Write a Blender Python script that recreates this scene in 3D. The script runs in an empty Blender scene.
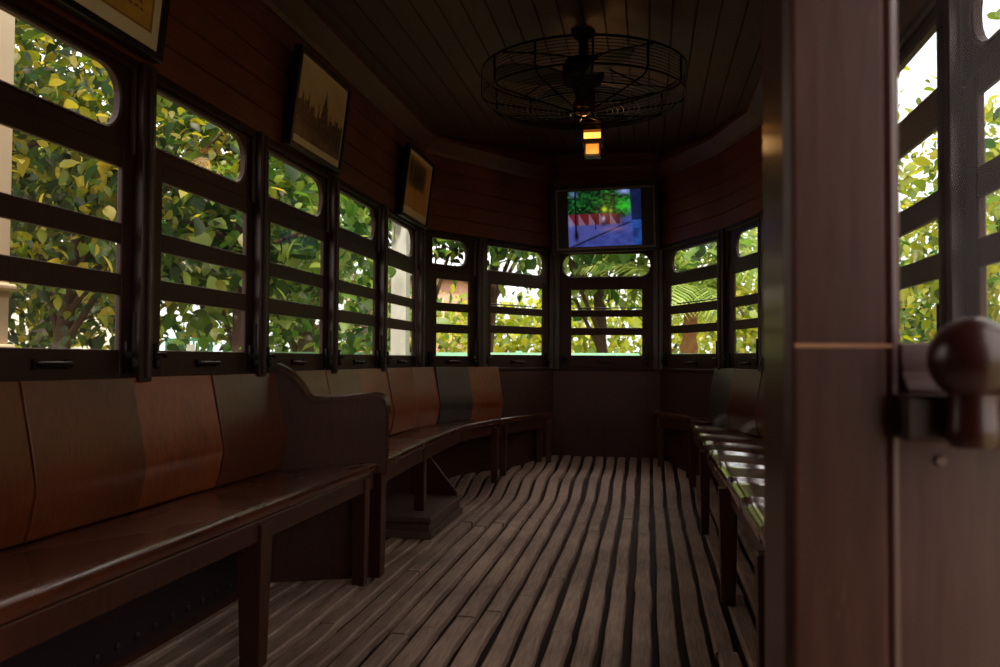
import bpy, bmesh, math, random
import numpy as np
from mathutils import Vector, Matrix
random.seed(7); rng = np.random.default_rng(7)
S = bpy.context.scene; COL = S.collection
HC = 0.86                                   # eye height above the slatted floor

# ------------------------------------------------------------------ colours / materials
def lin(r, g, b):
    f = lambda v: (v/255/12.92) if v/255 <= .04045 else ((v/255+.055)/1.055)**2.4
    return (f(r), f(g), f(b), 1)
def new_mat(name):
    m = bpy.data.materials.new(name); m.use_nodes = True
    nt = m.node_tree; nt.nodes.clear()
    o = nt.nodes.new('ShaderNodeOutputMaterial')
    return m, nt, o
def N(nt, t, **k):
    n = nt.nodes.new(t)
    for a, v in k.items():
        if a in n.inputs: n.inputs[a].default_value = v
        else: setattr(n, a, v)
    return n
def wood(name, dark, light, scale=(1, 1, 1), rough=.45, grain=22, bump=.15, coat=0., streak=.5, wear=None, spec=.5):
    """stained timber: long noise streaks in object space plus blotches"""
    m, nt, o = new_mat(name); L = nt.links
    p = N(nt, 'ShaderNodeBsdfPrincipled', Roughness=rough)
    p.inputs['Specular IOR Level'].default_value = spec
    if coat: p.inputs['Coat Weight'].default_value = coat; p.inputs['Coat Roughness'].default_value = .12
    tc = N(nt, 'ShaderNodeTexCoord'); mp = N(nt, 'ShaderNodeMapping'); mp.inputs['Scale'].default_value = scale
    L.new(tc.outputs['Object'], mp.inputs['Vector'])
    n1 = N(nt, 'ShaderNodeTexNoise', Scale=grain, Detail=6., Roughness=.6); L.new(mp.outputs[0], n1.inputs['Vector'])
    n2 = N(nt, 'ShaderNodeTexNoise', Scale=2.3, Detail=3.); L.new(tc.outputs['Object'], n2.inputs['Vector'])
    mx = N(nt, 'ShaderNodeMix'); mx.data_type = 'FLOAT'; mx.inputs[0].default_value = 1-streak
    L.new(n1.outputs[0], mx.inputs[2]); L.new(n2.outputs[0], mx.inputs[3])
    cr = N(nt, 'ShaderNodeValToRGB'); cr.color_ramp.elements[0].color = dark; cr.color_ramp.elements[1].color = light
    cr.color_ramp.elements[0].position = .33; cr.color_ramp.elements[1].position = .68
    L.new(mx.outputs[0], cr.inputs[0])
    colout = cr.outputs[0]
    if wear:
        n3 = N(nt, 'ShaderNodeTexNoise', Scale=9., Detail=8., Roughness=.75); L.new(mp.outputs[0], n3.inputs['Vector'])
        r3 = N(nt, 'ShaderNodeValToRGB'); r3.color_ramp.elements[0].position = .6; r3.color_ramp.elements[1].position = .72
        L.new(n3.outputs[0], r3.inputs[0])
        mc = N(nt, 'ShaderNodeMix'); mc.data_type = 'RGBA'; L.new(r3.outputs[0], mc.inputs[0])
        L.new(colout, mc.inputs[6]); mc.inputs[7].default_value = wear
        colout = mc.outputs[2]
    L.new(colout, p.inputs['Base Color'])
    b = N(nt, 'ShaderNodeBump', Strength=bump, Distance=.004); L.new(n1.outputs[0], b.inputs['Height'])
    L.new(b.outputs[0], p.inputs['Normal'])
    rr = N(nt, 'ShaderNodeMapRange'); rr.inputs[3].default_value = max(.05, rough-.1); rr.inputs[4].default_value = rough+.15
    L.new(n2.outputs[0], rr.inputs[0]); L.new(rr.outputs[0], p.inputs['Roughness'])
    L.new(p.outputs[0], o.inputs[0]); return m
def plain(name, col, rough=.5, metal=0., noise=.25, scale=8., emit=0.):
    m, nt, o = new_mat(name); L = nt.links
    p = N(nt, 'ShaderNodeBsdfPrincipled', Roughness=rough, Metallic=metal)
    tc = N(nt, 'ShaderNodeTexCoord'); n = N(nt, 'ShaderNodeTexNoise', Scale=scale, Detail=4.); L.new(tc.outputs['Object'], n.inputs['Vector'])
    cr = N(nt, 'ShaderNodeValToRGB')
    cr.color_ramp.elements[0].color = tuple(c*(1-noise) for c in col[:3])+(1,); cr.color_ramp.elements[1].color = tuple(min(1, c*(1+noise)) for c in col[:3])+(1,)
    L.new(n.outputs[0], cr.inputs[0]); L.new(cr.outputs[0], p.inputs['Base Color'])
    if emit:
        L.new(cr.outputs[0], p.inputs['Emission Color']); p.inputs['Emission Strength'].default_value = emit
    L.new(p.outputs[0], o.inputs[0]); return m
def pane_mat(name, dirt=.0, refl=1., tint=(1, 1, 1, 1), dirtcol=(.8, .85, .9, 1)):
    m, nt, o = new_mat(name); L = nt.links
    t = N(nt, 'ShaderNodeBsdfTransparent', Color=tint); g = N(nt, 'ShaderNodeBsdfGlossy', Roughness=.02)
    fr = N(nt, 'ShaderNodeFresnel', IOR=1.45); mu = N(nt, 'ShaderNodeMath', operation='MULTIPLY'); mu.inputs[1].default_value = refl
    L.new(fr.outputs[0], mu.inputs[0])
    mx = N(nt, 'ShaderNodeMixShader'); L.new(mu.outputs[0], mx.inputs[0]); L.new(t.outputs[0], mx.inputs[1]); L.new(g.outputs[0], mx.inputs[2])
    out = mx.outputs[0]
    if dirt:
        d = N(nt, 'ShaderNodeBsdfTranslucent', Color=dirtcol); d2 = N(nt, 'ShaderNodeBsdfDiffuse', Color=dirtcol)
        a = N(nt, 'ShaderNodeMixShader'); a.inputs[0].default_value = .5; L.new(d.outputs[0], a.inputs[1]); L.new(d2.outputs[0], a.inputs[2])
        tc = N(nt, 'ShaderNodeTexCoord'); n = N(nt, 'ShaderNodeTexNoise', Scale=14., Detail=6.); L.new(tc.outputs['Object'], n.inputs['Vector'])
        rg = N(nt, 'ShaderNodeMapRange'); rg.inputs[1].default_value = .35; rg.inputs[2].default_value = .8; rg.inputs[3].default_value = dirt*.4; rg.inputs[4].default_value = dirt*1.8
        L.new(n.outputs[0], rg.inputs[0])
        m2 = N(nt, 'ShaderNodeMixShader'); L.new(rg.outputs[0], m2.inputs[0]); L.new(out, m2.inputs[1]); L.new(a.outputs[0], m2.inputs[2]); out = m2.outputs[0]
    L.new(out, o.inputs[0]); return m
def leaf_mat(name, cols, trans=.5, rough=.5, gloss=.035):
    m, nt, o = new_mat(name); L = nt.links
    ge = N(nt, 'ShaderNodeNewGeometry'); cr = N(nt, 'ShaderNodeValToRGB')
    while len(cr.color_ramp.elements) < len(cols): cr.color_ramp.elements.new(.5)
    for i, c in enumerate(cols):
        cr.color_ramp.elements[i].position = i/(len(cols)-1); cr.color_ramp.elements[i].color = c
    L.new(ge.outputs['Random Per Island'], cr.inputs[0])
    d = N(nt, 'ShaderNodeBsdfDiffuse'); t = N(nt, 'ShaderNodeBsdfTranslucent'); g = N(nt, 'ShaderNodeBsdfGlossy', Roughness=rough)
    L.new(cr.outputs[0], d.inputs[0])
    hs = N(nt, 'ShaderNodeHueSaturation', Saturation=1.1, Value=1.5, Hue=.485); L.new(cr.outputs[0], hs.inputs['Color']); L.new(hs.outputs[0], t.inputs[0])
    a = N(nt, 'ShaderNodeMixShader'); a.inputs[0].default_value = trans; L.new(d.outputs[0], a.inputs[1]); L.new(t.outputs[0], a.inputs[2])
    b = N(nt, 'ShaderNodeMixShader'); b.inputs[0].default_value = gloss; L.new(a.outputs[0], b.inputs[1]); L.new(g.outputs[0], b.inputs[2])
    L.new(b.outputs[0], o.inputs[0]); return m
def attr_mat(name, emit=0., rough=.35, coat=0.):
    m, nt, o = new_mat(name); L = nt.links
    a = N(nt, 'ShaderNodeVertexColor', layer_name='paint'); p = N(nt, 'ShaderNodeBsdfPrincipled', Roughness=rough)
    L.new(a.outputs[0], p.inputs['Base Color'])
    if emit:
        p.inputs['Base Color'].default_value = (0, 0, 0, 1); nt.links.remove(p.inputs['Base Color'].links[0])
        p.inputs['Base Color'].default_value = (.01, .01, .01, 1)
        L.new(a.outputs[0], p.inputs['Emission Color']); p.inputs['Emission Strength'].default_value = emit
    L.new(p.outputs[0], o.inputs[0]); return m

M = {}
M['frame'] = wood('dark_window_timber', lin(32, 16, 12), lin(52, 29, 22), (6, 6, 1), .42, 14, .1, spec=.28)
M['post'] = wood('dark_post_timber', lin(30, 18, 14), lin(54, 33, 26), (8, 8, 1), .33, 14, .1)
M['plank'] = wood('red_brown_planks', lin(72, 32, 18), lin(122, 62, 38), (8, .8, 8), .48, 8, .12)
M['lower'] = wood('brown_lower_panel', lin(40, 18, 11), lin(68, 32, 20), (8, 8, 1), .5, 10, .1)
M['ceil'] = wood('ceiling_boards', lin(54, 34, 24), lin(88, 60, 44), (9, .6, 9), .5, 8, .12)
M['cornice'] = wood('cornice_board', lin(70, 35, 21), lin(108, 64, 43), (8, .8, 8), .4, 8, .1)
M['slat'] = wood('worn_floor_slats', lin(108, 92, 82), lin(196, 172, 152), (14, .9, 14), .6, 10, .4, wear=lin(182, 168, 150))
M['subfloor'] = wood('dark_subfloor', lin(20, 13, 11), lin(42, 29, 25), (9, .8, 9), .7, 10, .2)
M['seat'] = wood('varnished_seat', lin(48, 24, 13), lin(98, 53, 29), (10, 1, 10), .25, 9, .06, coat=.5)
M['back_a'] = wood('varnished_back_warm', lin(82, 39, 17), lin(164, 88, 44), (14, 14, 1), .33, 9, .06, coat=.10)
M['back_b'] = wood('varnished_back_deep', lin(56, 26, 13), lin(110, 56, 29), (14, 14, 1), .32, 9, .06, coat=.10)
M['back_c'] = wood('varnished_back_pale', lin(88, 57, 40), lin(134, 90, 62), (14, 14, 1), .42, 9, .06, coat=.15)
M['back_d'] = wood('varnished_back_black', lin(36, 31, 32), lin(66, 58, 58), (14, 14, 1), .36, 9, .05, coat=.25)
M['benchdark'] = wood('dark_bench_timber', lin(40, 19, 11), lin(76, 39, 24), (7, 7, 1), .36, 10, .08, coat=.12)
M['seat_gloss'] = wood('varnished_seat_glossy', lin(60, 30, 20), lin(104, 58, 38), (10, 1, 10), .14, 9, .04, coat=1.)
M['block'] = wood('weathered_block', lin(66, 52, 45), lin(106, 88, 77), (3, 9, 9), .6, 9, .3)
M['jamb'] = wood('jamb_timber', lin(48, 26, 21), lin(78, 48, 40), (8, 8, 1), .36, 8, .1, coat=.2, wear=lin(104, 76, 66))
M['doorpanel'] = wood('door_panel_timber', lin(58, 34, 34), lin(88, 58, 58), (12, 12, 1), .36, 7, .08, coat=.2)
M['doorrail'] = wood('door_rail_timber', lin(50, 30, 28), lin(78, 54, 50), (1, 8, 8), .35, 9, .3)
M['doordark'] = wood('door_ledge_timber', lin(26, 13, 13), lin(46, 26, 25), (1, 8, 8), .4, 9, .3)
M['knob'] = wood('polished_knob', lin(36, 13, 10), lin(60, 26, 19), (5, 5, 1), .3, 8, .04, coat=.3)
M['scratch'] = plain('bare_wood_scrape', lin(172, 126, 92), .5)
M['metal'] = plain('black_iron', lin(26, 22, 21), .45, .6)
M['plate'] = plain('black_riveted_plate', lin(48, 43, 47), .35, .3, .4, 4)
M['cage'] = plain('dark_cage_wire', lin(20, 14, 12), .35, .7)
M['brass'] = plain('aged_brass', lin(168, 112, 62), .25, 1.)
M['blade'] = plain('fan_blade_brown', lin(34, 20, 15), .55)
M['black'] = plain('black_frame', lin(14, 11, 11), .35)
M['mat'] = plain('aged_mount_board', lin(228, 204, 170), .7, 0, .06)
M['bezel'] = plain('grey_tv_edge', lin(112, 96, 92), .35, .3)
M['tvback'] = plain('black_tv_body', lin(10, 9, 9), .5)
M['lampglass'] = plain('warm_lit_glass', lin(255, 178, 78), .3, 0, .2, 12, emit=1.6)
M['lampglass2'] = plain('warm_dim_glass', lin(205, 145, 72), .3, 0, .3, 12, emit=.2)
M['brassglow'] = plain('brass_sheen_glow', lin(180, 120, 60), .3, 0, .3, 12, emit=.05)  # lantern's brass band: its reflection is put in as weak emission
M['glass'] = pane_mat('window_glass', .010, .55)
M['doorglass'] = pane_mat('dusty_door_glass', .022, .35)
M['mint'] = plain('mint_green_paint', lin(140, 205, 165), .5)
M['mintdark'] = plain('green_gate_paint', lin(60, 135, 100), .5)
M['column'] = plain('beige_plaster', lin(205, 182, 148), .8, 0, .1)
M['white'] = plain('white_plaster', lin(178, 175, 166), .8, 0, .06)
M['pink'] = plain('salmon_wall', lin(205, 150, 128), .85, 0, .12, 3)
M['pale'] = plain('pale_wall', lin(205, 198, 180), .85, 0, .1, 3)
M['roof'] = plain('grey_roof', lin(120, 110, 105), .8)
M['pane_dark'] = plain('dark_house_window', lin(52, 48, 46), .3)
M['bark'] = plain('tree_bark', lin(72, 56, 42), .9, 0, .45, 10)
M['palmbark'] = plain('palm_bark', lin(150, 102, 66), .9, 0, .5, 14)
M['ground'] = plain('ground_mix', lin(112, 112, 84), .95, 0, .4, 1.2)
G1, G2, G3, G4, G5 = lin(26, 46, 20), lin(62, 84, 30), lin(112, 116, 38), lin(140, 124, 48), lin(42, 70, 44)
M['leaf_l'] = leaf_mat('broad_leaf_mix', [G1, lin(34, 58, 26), G5, lin(62, 88, 34), lin(84, 104, 36), lin(112, 122, 44), lin(142, 140, 48), lin(186, 172, 78)], .55)
M['leaf_g'] = leaf_mat('fresh_leaf', [lin(24, 62, 28), lin(52, 100, 40), lin(96, 132, 54), lin(140, 162, 88)], .5)
M['leaf_d'] = leaf_mat('dark_leaf', [lin(22, 40, 20), lin(40, 66, 34), lin(70, 92, 42)], .45)
M['leaf_y'] = leaf_mat('yellow_green_leaf', [lin(66, 92, 30), lin(108, 130, 40), lin(150, 158, 56), lin(180, 174, 72)], .5)
M['palm'] = leaf_mat('palm_leaf', [lin(84, 112, 48), lin(122, 150, 70), lin(170, 186, 108)], .5)

# ------------------------------------------------------------------ mesh helpers
class MB:
    def __init__(s): s.v, s.f, s.sm = [], [], []
    def add(s, vs, fs, smooth=False):
        o = len(s.v); s.v += [tuple(v) for v in vs]; s.f += [tuple(i+o for i in f) for f in fs]; s.sm += [smooth]*len(fs)
        return s
    def box(s, x0, x1, y0, y1, z0, z1, mtx=None):
        vs = [Vector((x, y, z)) for z in (z0, z1) for y in (y0, y1) for x in (x0, x1)]
        if mtx: vs = [mtx @ v for v in vs]
        return s.add(vs, [(0, 2, 3, 1), (4, 5, 7, 6), (0, 1, 5, 4), (2, 6, 7, 3), (0, 4, 6, 2), (1, 3, 7, 5)])
    def hexa(s, b, t):                                    # 4 bottom points, 4 top points
        return s.add(list(b)+list(t), [(3, 2, 1, 0), (4, 5, 6, 7)]+[(i, (i+1) % 4, 4+(i+1) % 4, 4+i) for i in range(4)])
    def tube(s, pts, r, n=8, closed=False, caps=True):
        pts = [Vector(p) for p in pts]; k = len(pts); rs = r if isinstance(r, (list, tuple)) else [r]*k
        vs = []; ref = None
        for i, p in enumerate(pts):
            a = pts[i-1] if (i > 0 or closed) else p; b = pts[(i+1) % k] if (i < k-1 or closed) else p
            t = (b-a).normalized()
            if ref is None: ref = Vector((0, 0, 1)) if abs(t.z) < .9 else Vector((1, 0, 0))
            x = ref-t*ref.dot(t); x.normalize(); ref = x; y = t.cross(x)
            vs += [p+(x*math.cos(2*math.pi*j/n)+y*math.sin(2*math.pi*j/n))*rs[i] for j in range(n)]
        fs = []
        for i in range(k if closed else k-1):
            for j in range(n):
                a = i*n; b = ((i+1) % k)*n
                fs.append((a+j, a+(j+1) % n, b+(j+1) % n, b+j))
        s.add(vs, fs, True)
        if caps and not closed:
            o = len(s.v)-k*n
            s.f += [tuple(o+j for j in range(n-1, -1, -1)), tuple(o+(k-1)*n+j for j in range(n))]; s.sm += [False]*2
        return s
    def lathe(s, prof, c=(0, 0, 0), n=24):
        vs = [(c[0]+r*math.cos(2*math.pi*j/n), c[1]+r*math.sin(2*math.pi*j/n), c[2]+z) for r, z in prof for j in range(n)]
        fs = [(i*n+j, i*n+(j+1) % n, (i+1)*n+(j+1) % n, (i+1)*n+j) for i in range(len(prof)-1) for j in range(n)]
        fs += [tuple(range(n-1, -1, -1)), tuple((len(prof)-1)*n+j for j in range(n))]
        return s.add(vs, fs, True)
    def prism(s, poly, y0, y1, f=lambda a, y, b: (a, y, b)):      # polygon in (a,b), extruded y0..y1
        n = len(poly); vs = [f(a, y0, b) for a, b in poly]+[f(a, y1, b) for a, b in poly]
        return s.add(vs, [tuple(range(n)), tuple(range(2*n-1, n-1, -1))]+[(i, n+i, n+(i+1) % n, (i+1) % n) for i in range(n)])
    def loft(s, rings, closed_prof=True, caps=True, smooth=True):
        n = len(rings[0]); vs = [p for r in rings for p in r]; fs = []
        for i in range(len(rings)-1):
            for j in range(n if closed_prof else n-1):
                fs.append((i*n+j, i*n+(j+1) % n, (i+1)*n+(j+1) % n, (i+1)*n+j))
        s.add(vs, fs, smooth)
        if caps and closed_prof:
            o = len(s.v)-len(vs)
            s.f += [tuple(o+j for j in range(n-1, -1, -1)), tuple(o+(len(rings)-1)*n+j for j in range(n))]; s.sm += [False]*2
        return s
    def build(s, name, mat, parent=None, bevel=0., loc=None, rotz=0., label=None, kind=None, fixn=True, split=True):
        me = bpy.data.meshes.new(name); me.from_pydata(s.v, [], s.f)
        if s.sm: me.polygons.foreach_set('use_smooth', s.sm)
        me.materials.append(mat)
        if fixn:
            bm = bmesh.new(); bm.from_mesh(me); bmesh.ops.recalc_face_normals(bm, faces=bm.faces); bm.to_mesh(me); bm.free()
        if split and any(s.sm):
            try: me.set_sharp_from_angle(angle=math.radians(40))
            except Exception: pass
        o = bpy.data.objects.new(name, me); COL.objects.link(o)
        if parent: o.parent = parent
        if loc: o.location = loc
        if rotz: o.rotation_euler.z = rotz
        if bevel:
            b = o.modifiers.new('bevel', 'BEVEL'); b.width = bevel; b.segments = 2; b.limit_method = 'ANGLE'; b.angle_limit = math.radians(50)
        if label: o['label'] = label
        if kind: o['kind'] = kind
        return o
def empty(name, label=None, cat=None, loc=(0, 0, 0), rotz=0, group=None, kind=None):
    o = bpy.data.objects.new(name, None); COL.objects.link(o); o.location = loc; o.rotation_euler.z = rotz; o.empty_display_size = .1
    return tag(o, label, cat, group, kind)
def tag(o, label=None, cat=None, group=None, kind=None):
    if label: o['label'] = label
    if cat: o['category'] = cat
    if group: o['group'] = group
    if kind: o['kind'] = kind
    return o
def mitre(path, d):
    """offset a plan polyline to its right by d (right of travel = the car's inside)"""
    out = []; P = [Vector(p) for p in path]
    for i, p in enumerate(P):
        ns = []
        for a, b in ((i-1, i), (i, i+1)):
            if 0 <= a and b < len(P):
                t = (P[b]-P[a]).normalized(); ns.append(Vector((t.y, -t.x)))
        n = sum(ns, Vector((0, 0))).normalized(); out.append(p+n*(d/max(.3, n.dot(ns[0]))))
    return out
def sweep(path, prof, closed=True):
    """prof: list of (inward offset, z) along the plan path"""
    cols = [mitre(path, d) for d, z in prof]
    rings = [[(cols[j][i].x, cols[j][i].y, prof[j][1]) for j in range(len(prof))] for i in range(len(path))]
    return MB().loft(rings, closed, True, False)

# ------------------------------------------------------------------ the car body
A, B, C, D, E_, F = (-1.45, 5.30), (-1.155, 5.77), (-.715, 6.43), (.095, 6.43), (.49, 5.6), (.66, 4.98)
YR = -.55                                             # where the modelled saloon stops behind the camera
def floor_z(y):
    def sst(a, b): t = min(1, max(0, (y-a)/(b-a))); return t*t*(3-2*t)
    return .085*sst(5.2, 5.65)+.055*sst(6.0, 6.43)

# floor: dark sub-floor with worn raised slats running lengthwise
ys = [YR, 1, 2, 3, 4, 5, 5.2, 5.28, 5.36, 5.44, 5.52, 5.6, 5.7, 5.85, 6.0, 6.1, 6.2, 6.3, 6.43, 6.5]
fl = MB()
fl.loft([[(-1.5, y, floor_z(y)-.028), (.72, y, floor_z(y)-.028), (.72, y, -.12), (-1.5, y, -.12)] for y in ys], True, True, False)
floor = fl.build('floor', M['subfloor'], kind='structure')
sl = MB(); x = -1.47; k = 0
while x < .66:
    w = .060+random.uniform(-.003, .003)
    cuts = sorted([YR]+[c+random.uniform(-.4, .4) for c in (1.2, 3.0, 4.7)]+[6.46])
    for c0, c1 in zip(cuts, cuts[1:]):
        yy = [c0+.002]+[y for y in ys if c0+.06 < y < c1-.06]+[c1-.002]
        # extra stations for a slightly wavy edge
        ex = []
        for a, b in zip(yy, yy[1:]):
            m = max(1, int((b-a)/.16)); ex += [a+(b-a)*i/m for i in range(m)]
        ex.append(yy[-1]); j = random.uniform(-.003, .003); ph = random.uniform(0, 9); dz = random.uniform(-.003, .002)
        rings = []
        for y in ex:
            wob = .0018*math.sin(y*3.1+ph)+.0013*math.sin(y*9.7+ph*2); e = .0025*math.sin(y*13+ph)
            z = floor_z(y)+dz+.0015*math.sin(y*7+ph); xl = x+j+wob; xr = xl+w+e
            rings.append([(xl, y, z-.034), (xl+.001, y, z-.005), (xl+.006, y, z), (xr-.006, y, z), (xr-.001, y, z-.005), (xr, y, z-.034)])
        sl.loft(rings, True, True, False)
    x += .0835; k += 1
sl.build('floor_slats', M['slat'], floor, label='grey worn timber slats with dark gaps')

# lower panelling, header planks, cornice -------------------------------------------------
pathL = [(-1.45, YR), A]; pathE = [A, B, C, D, E_, F]; pathR = [F, (.66, .93)]
low = [(-.06, -.1), (.012, -.1), (.012, .775), (-.06, .775)]
NP = 5; z0h, z1h = 1.70, 2.205
head = [(-.06, z0h)]
for i in range(NP):
    a = z0h+(z1h-z0h)*i/NP; b = z0h+(z1h-z0h)*(i+1)/NP
    head += [(.010, a+.001), (.018, a+.005), (.018, b-.005), (.010, b-.001)]
head += [(.010, 2.5), (-.06, 2.5)]
wl = sweep(pathL, head).build('wall_left', M['plank'], kind='structure')
we = sweep(pathE, head).build('wall_end', M['plank'], kind='structure')
wr = sweep(pathR, head).build('wall_right', M['plank'], kind='structure')
sweep(pathL, low).build('lower_panel', M['lower'], wl); sweep(pathE, low).build('lower_panel', M['lower'], we); sweep(pathR, low).build('lower_panel', M['lower'], wr)
# riveted black plate low down behind the front bench
pl = MB().box(-1.436, -1.428, YR, 2.9, .03, .30)
for y in np.arange(1.95, 2.9, .09):
    for z in (.07, .26):
        pl.lathe([(.012, 0), (.011, .005), (.005, .009)], (0, 0, 0), 8)
        n = 24
        for i in range(len(pl.v)-n, len(pl.v)):
            vx, vy, vz = pl.v[i]; pl.v[i] = (-1.428+vz, y+vx, z+vy)
pl.build('riveted_plate', M['plate'], wl, label='black metal kick plate with rows of rivets')
corn = [(.0, 2.195), (.030, 2.195), (.040, 2.215), (.105, 2.275), (.105, 2.30), (.0, 2.33)]
for i, (pth, nm) in enumerate(((pathL, 'trim_1'), (pathE, 'trim_2'), (pathR, 'trim_3'))):
    sweep(pth, corn).build(nm, M['cornice'], kind='structure')
sill = [(-.03, .775), (.013, .775), (.018, .782), (.018, .796), (.013, .803), (-.03, .803)]
hrail = [(-.03, 1.672), (.016, 1.672), (.022, 1.680), (.020, 1.702), (.014, 1.710), (-.03, 1.710)]
for i, (pth, nm) in enumerate(((pathL, 'trim_4'), (pathE, 'trim_5'), (pathR, 'trim_6'))):
    sweep(pth, sill).build(nm, M['frame'], kind='structure'); sweep(pth, hrail).build('trim_%d' % (i+7), M['frame'], kind='structure')

# ceiling: shallow arch of lengthwise boards
xc0, xc1 = -1.50, .71; cx = (xc0+xc1)/2; hw = (xc1-xc0)/2
def arch(x): t = (x-cx)/hw; return 2.425-.155*t*t-.02*t**6
prof = []
nb = 22
for i in range(nb):
    a = xc0+(xc1-xc0)*i/nb; b = xc0+(xc1-xc0)*(i+1)/nb
    prof += [(a+.001, arch(a)+.007), (a+.005, arch(a)), ((a+b)/2, arch((a+b)/2)), (b-.005, arch(b)), (b-.001, arch(b)+.007)]
prof += [(xc1, 2.62), (xc0, 2.62)]
MB().loft([[(x, y, z) for x, z in prof] for y in (YR, 6.62)], True, True, False).build('ceiling', M['ceil'], kind='structure')

# ------------------------------------------------------------------ windows
def rrect(u0, u1, v0, v1, rr, k=7):
    pts = []; r0, r1 = rr if isinstance(rr, tuple) else (rr, rr)
    for cx_, cy_, a0, r in ((u1-r1, v1-r1, 0, r1), (u0+r0, v1-r0, 90, r0), (u0+r0, v0+r0, 180, r0), (u1-r1, v0+r1, 270, r1)):
        pts += [(cx_+r*math.cos(math.radians(a0+90*i/k)), cy_+r*math.sin(math.radians(a0+90*i/k))) for i in range(k+1)]
    return pts
def holed_board(mb, outer, inner, y0, y1, k=7):
    ou0, ou1, ov0, ov1 = outer; oc = [(ou1, ov1), (ou0, ov1), (ou0, ov0), (ou1, ov0)]
    n = len(inner); vs = []
    for y in (y0, y1):
        vs += [(a, y, b) for a, b in inner]+[(a, y, b) for a, b in oc]
    fs = []; w = n+4
    for s in (0, 1):
        o = s*w
        for c in range(4):
            for i in range(k): fs.append((o+c*(k+1)+i, o+c*(k+1)+i+1, o+n+c))
            nx = (c+1) % 4
            fs.append((o+c*(k+1)+k, o+nx*(k+1), o+n+nx, o+n+c))
    fs += [(i, (i+1) % n, w+(i+1) % n, w+i) for i in range(n)]
    fs += [(n+i, n+(i+1) % 4, w+n+(i+1) % 4, w+n+i) for i in range(4)]
    mb.add(vs, fs)
ROW_L = dict(t=(1.487, 1.655), p=((1.233, 1.388), (1.092, 1.176), (.881, 1.032)))
ROW_E = dict(t=(1.487, 1.655), p=((1.235, 1.388), (1.100, 1.182), (.893, 1.044)))
ROW_R = dict(t=(1.490, 1.640), p=((1.252, 1.398), (1.108, 1.190), (.905, 1.050)))
def make_window(idx, P, ang, L, s, t, rows, r=(.008, .075), bar=False):
    """P plan start, ang heading, L bay length, s sash glass span, t transom glass span (local x along the wall, -y inside)"""
    e0, e1 = .028, L-.028
    fm = MB()
    holed_board(fm, (e0, e1, 1.428, 1.70), rrect(t[0], t[1], rows['t'][0], rows['t'][1], r), -.006, .012)
    w = fm.build('window_%d' % idx, M['frame'], loc=(P[0], P[1], 0), rotz=ang, kind='structure')
    # narrow raised bead around the transom light
    b = MB(); b.tube([(a, -.006, z) for a, z in rrect(t[0]-.006, t[1]+.006, rows['t'][0]-.006, rows['t'][1]+.006, (r[0]+.006, r[1]+.006))], .0045, 6, True); b.build('bead', M['post'], w)
    g = MB(); n = 32; inner = rrect(t[0]-.004, t[1]+.004, rows['t'][0]-.004, rows['t'][1]+.004, r)
    if bar: MB().tube([(s[0], .05, rows['p'][0][0]+.018), (s[1], .05, rows['p'][0][0]+.018)], .0045, 6).build('guard_bar', M['metal'], w)
    g.add([(a, .009, z) for a, z in inner], [tuple(range(len(inner)))]); g.build('transom_pane', M['glass'], w, fixn=False)
    # the lifting sash below
    sm = MB(); zb, zt = .800, 1.445; y0, y1 = -.010, .008
    a0, a1 = e0, e1; hx0, hx1 = max(e0, s[0]-.085), min(e1, s[1]+.062)
    sm.box(a0, s[0], y0, y1, zb, zt); sm.box(s[1], a1, y0, y1, zb, zt)
    zs = [zb]+[q for p_ in reversed(rows['p']) for q in p_]+[zt]
    for i in range(0, len(zs), 2): sm.box(s[0], s[1], y0+.001, y1-.001, zs[i], zs[i+1])
    sash = sm.build('sash', M['frame'], w, bevel=.004)
    for p0, p1 in rows['p']:
        MB().add([(s[0]-.004, .003, p0-.004), (s[1]+.004, .003, p0-.004), (s[1]+.004, .003, p1+.004), (s[0]-.004, .003, p1+.004)], [(0, 1, 2, 3)]).build('pane', M['glass'], sash, fixn=False)
    c = (s[0]+s[1])/2; h = MB()
    h.tube([(c-.055, -.010, .842), (c-.05, -.028, .842), (c, -.034, .842), (c+.05, -.028, .842), (c+.055, -.010, .842)], .007, 8)
    h.box(c-.068, c-.046, -.017, -.009, .830, .854); h.box(c+.046, c+.068, -.017, -.009, .830, .854)
    h.build('lift_handle', M['metal'], sash)
    for sx, sg in ((hx1-.024, 1), (hx0+.022, -1)):
        l = MB()
        l.box(sx-.012, sx+.012, -.022, -.009, .815, .905); l.tube([(sx, -.036, .83), (sx, -.036, .985 if sg > 0 else .90)], .006, 8)
        l.tube([(sx-sg*.034, -.044, .866), (sx-sg*.012, -.046, .870), (sx+sg*.004, -.036, .868)], [.009, .006, .006], 8)
        l.lathe([(.004, -.016), (.011, -.010), (.012, 0), (.011, .010), (.004, .016)], (sx, -.040, .842), 10)
        l.build('latch', M['metal'], w)
    return w
wi = 1
STR_S, STR_T = (.12, .667), (.055, .652)
for y in (.725, 1.47, 2.215, 2.96, 3.705, 4.45):
    s2 = STR_S if y < 4.4 else (.13, .685)
    make_window(wi, (-1.45, y), math.pi/2, .745, s2, STR_T if y < 4.4 else (.07, .66), ROW_L); wi += 1
def plan(P, Q): d = Vector(Q)-Vector(P); return math.atan2(d.y, d.x), d.length
for P, Q, s, t, rows in ((A, B, (.143, .449), (.105, .425), ROW_L), (B, C, (.112, .671), (.072, .680), ROW_E), (C, D, (.144, .671), (.080, .730), ROW_E),
                         (D, E_, (.161, .829), (.188, .832), ROW_R), (E_, F, (.159, .560), (.195, .575), ROW_R)):
    a, L = plan(P, Q); make_window(wi, P, a, L, s, t, rows, (.008, .075) if wi < 9 else ((.075, .075) if wi == 9 else (.075, .008)), wi in (8, 9, 10)); wi += 1
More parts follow.
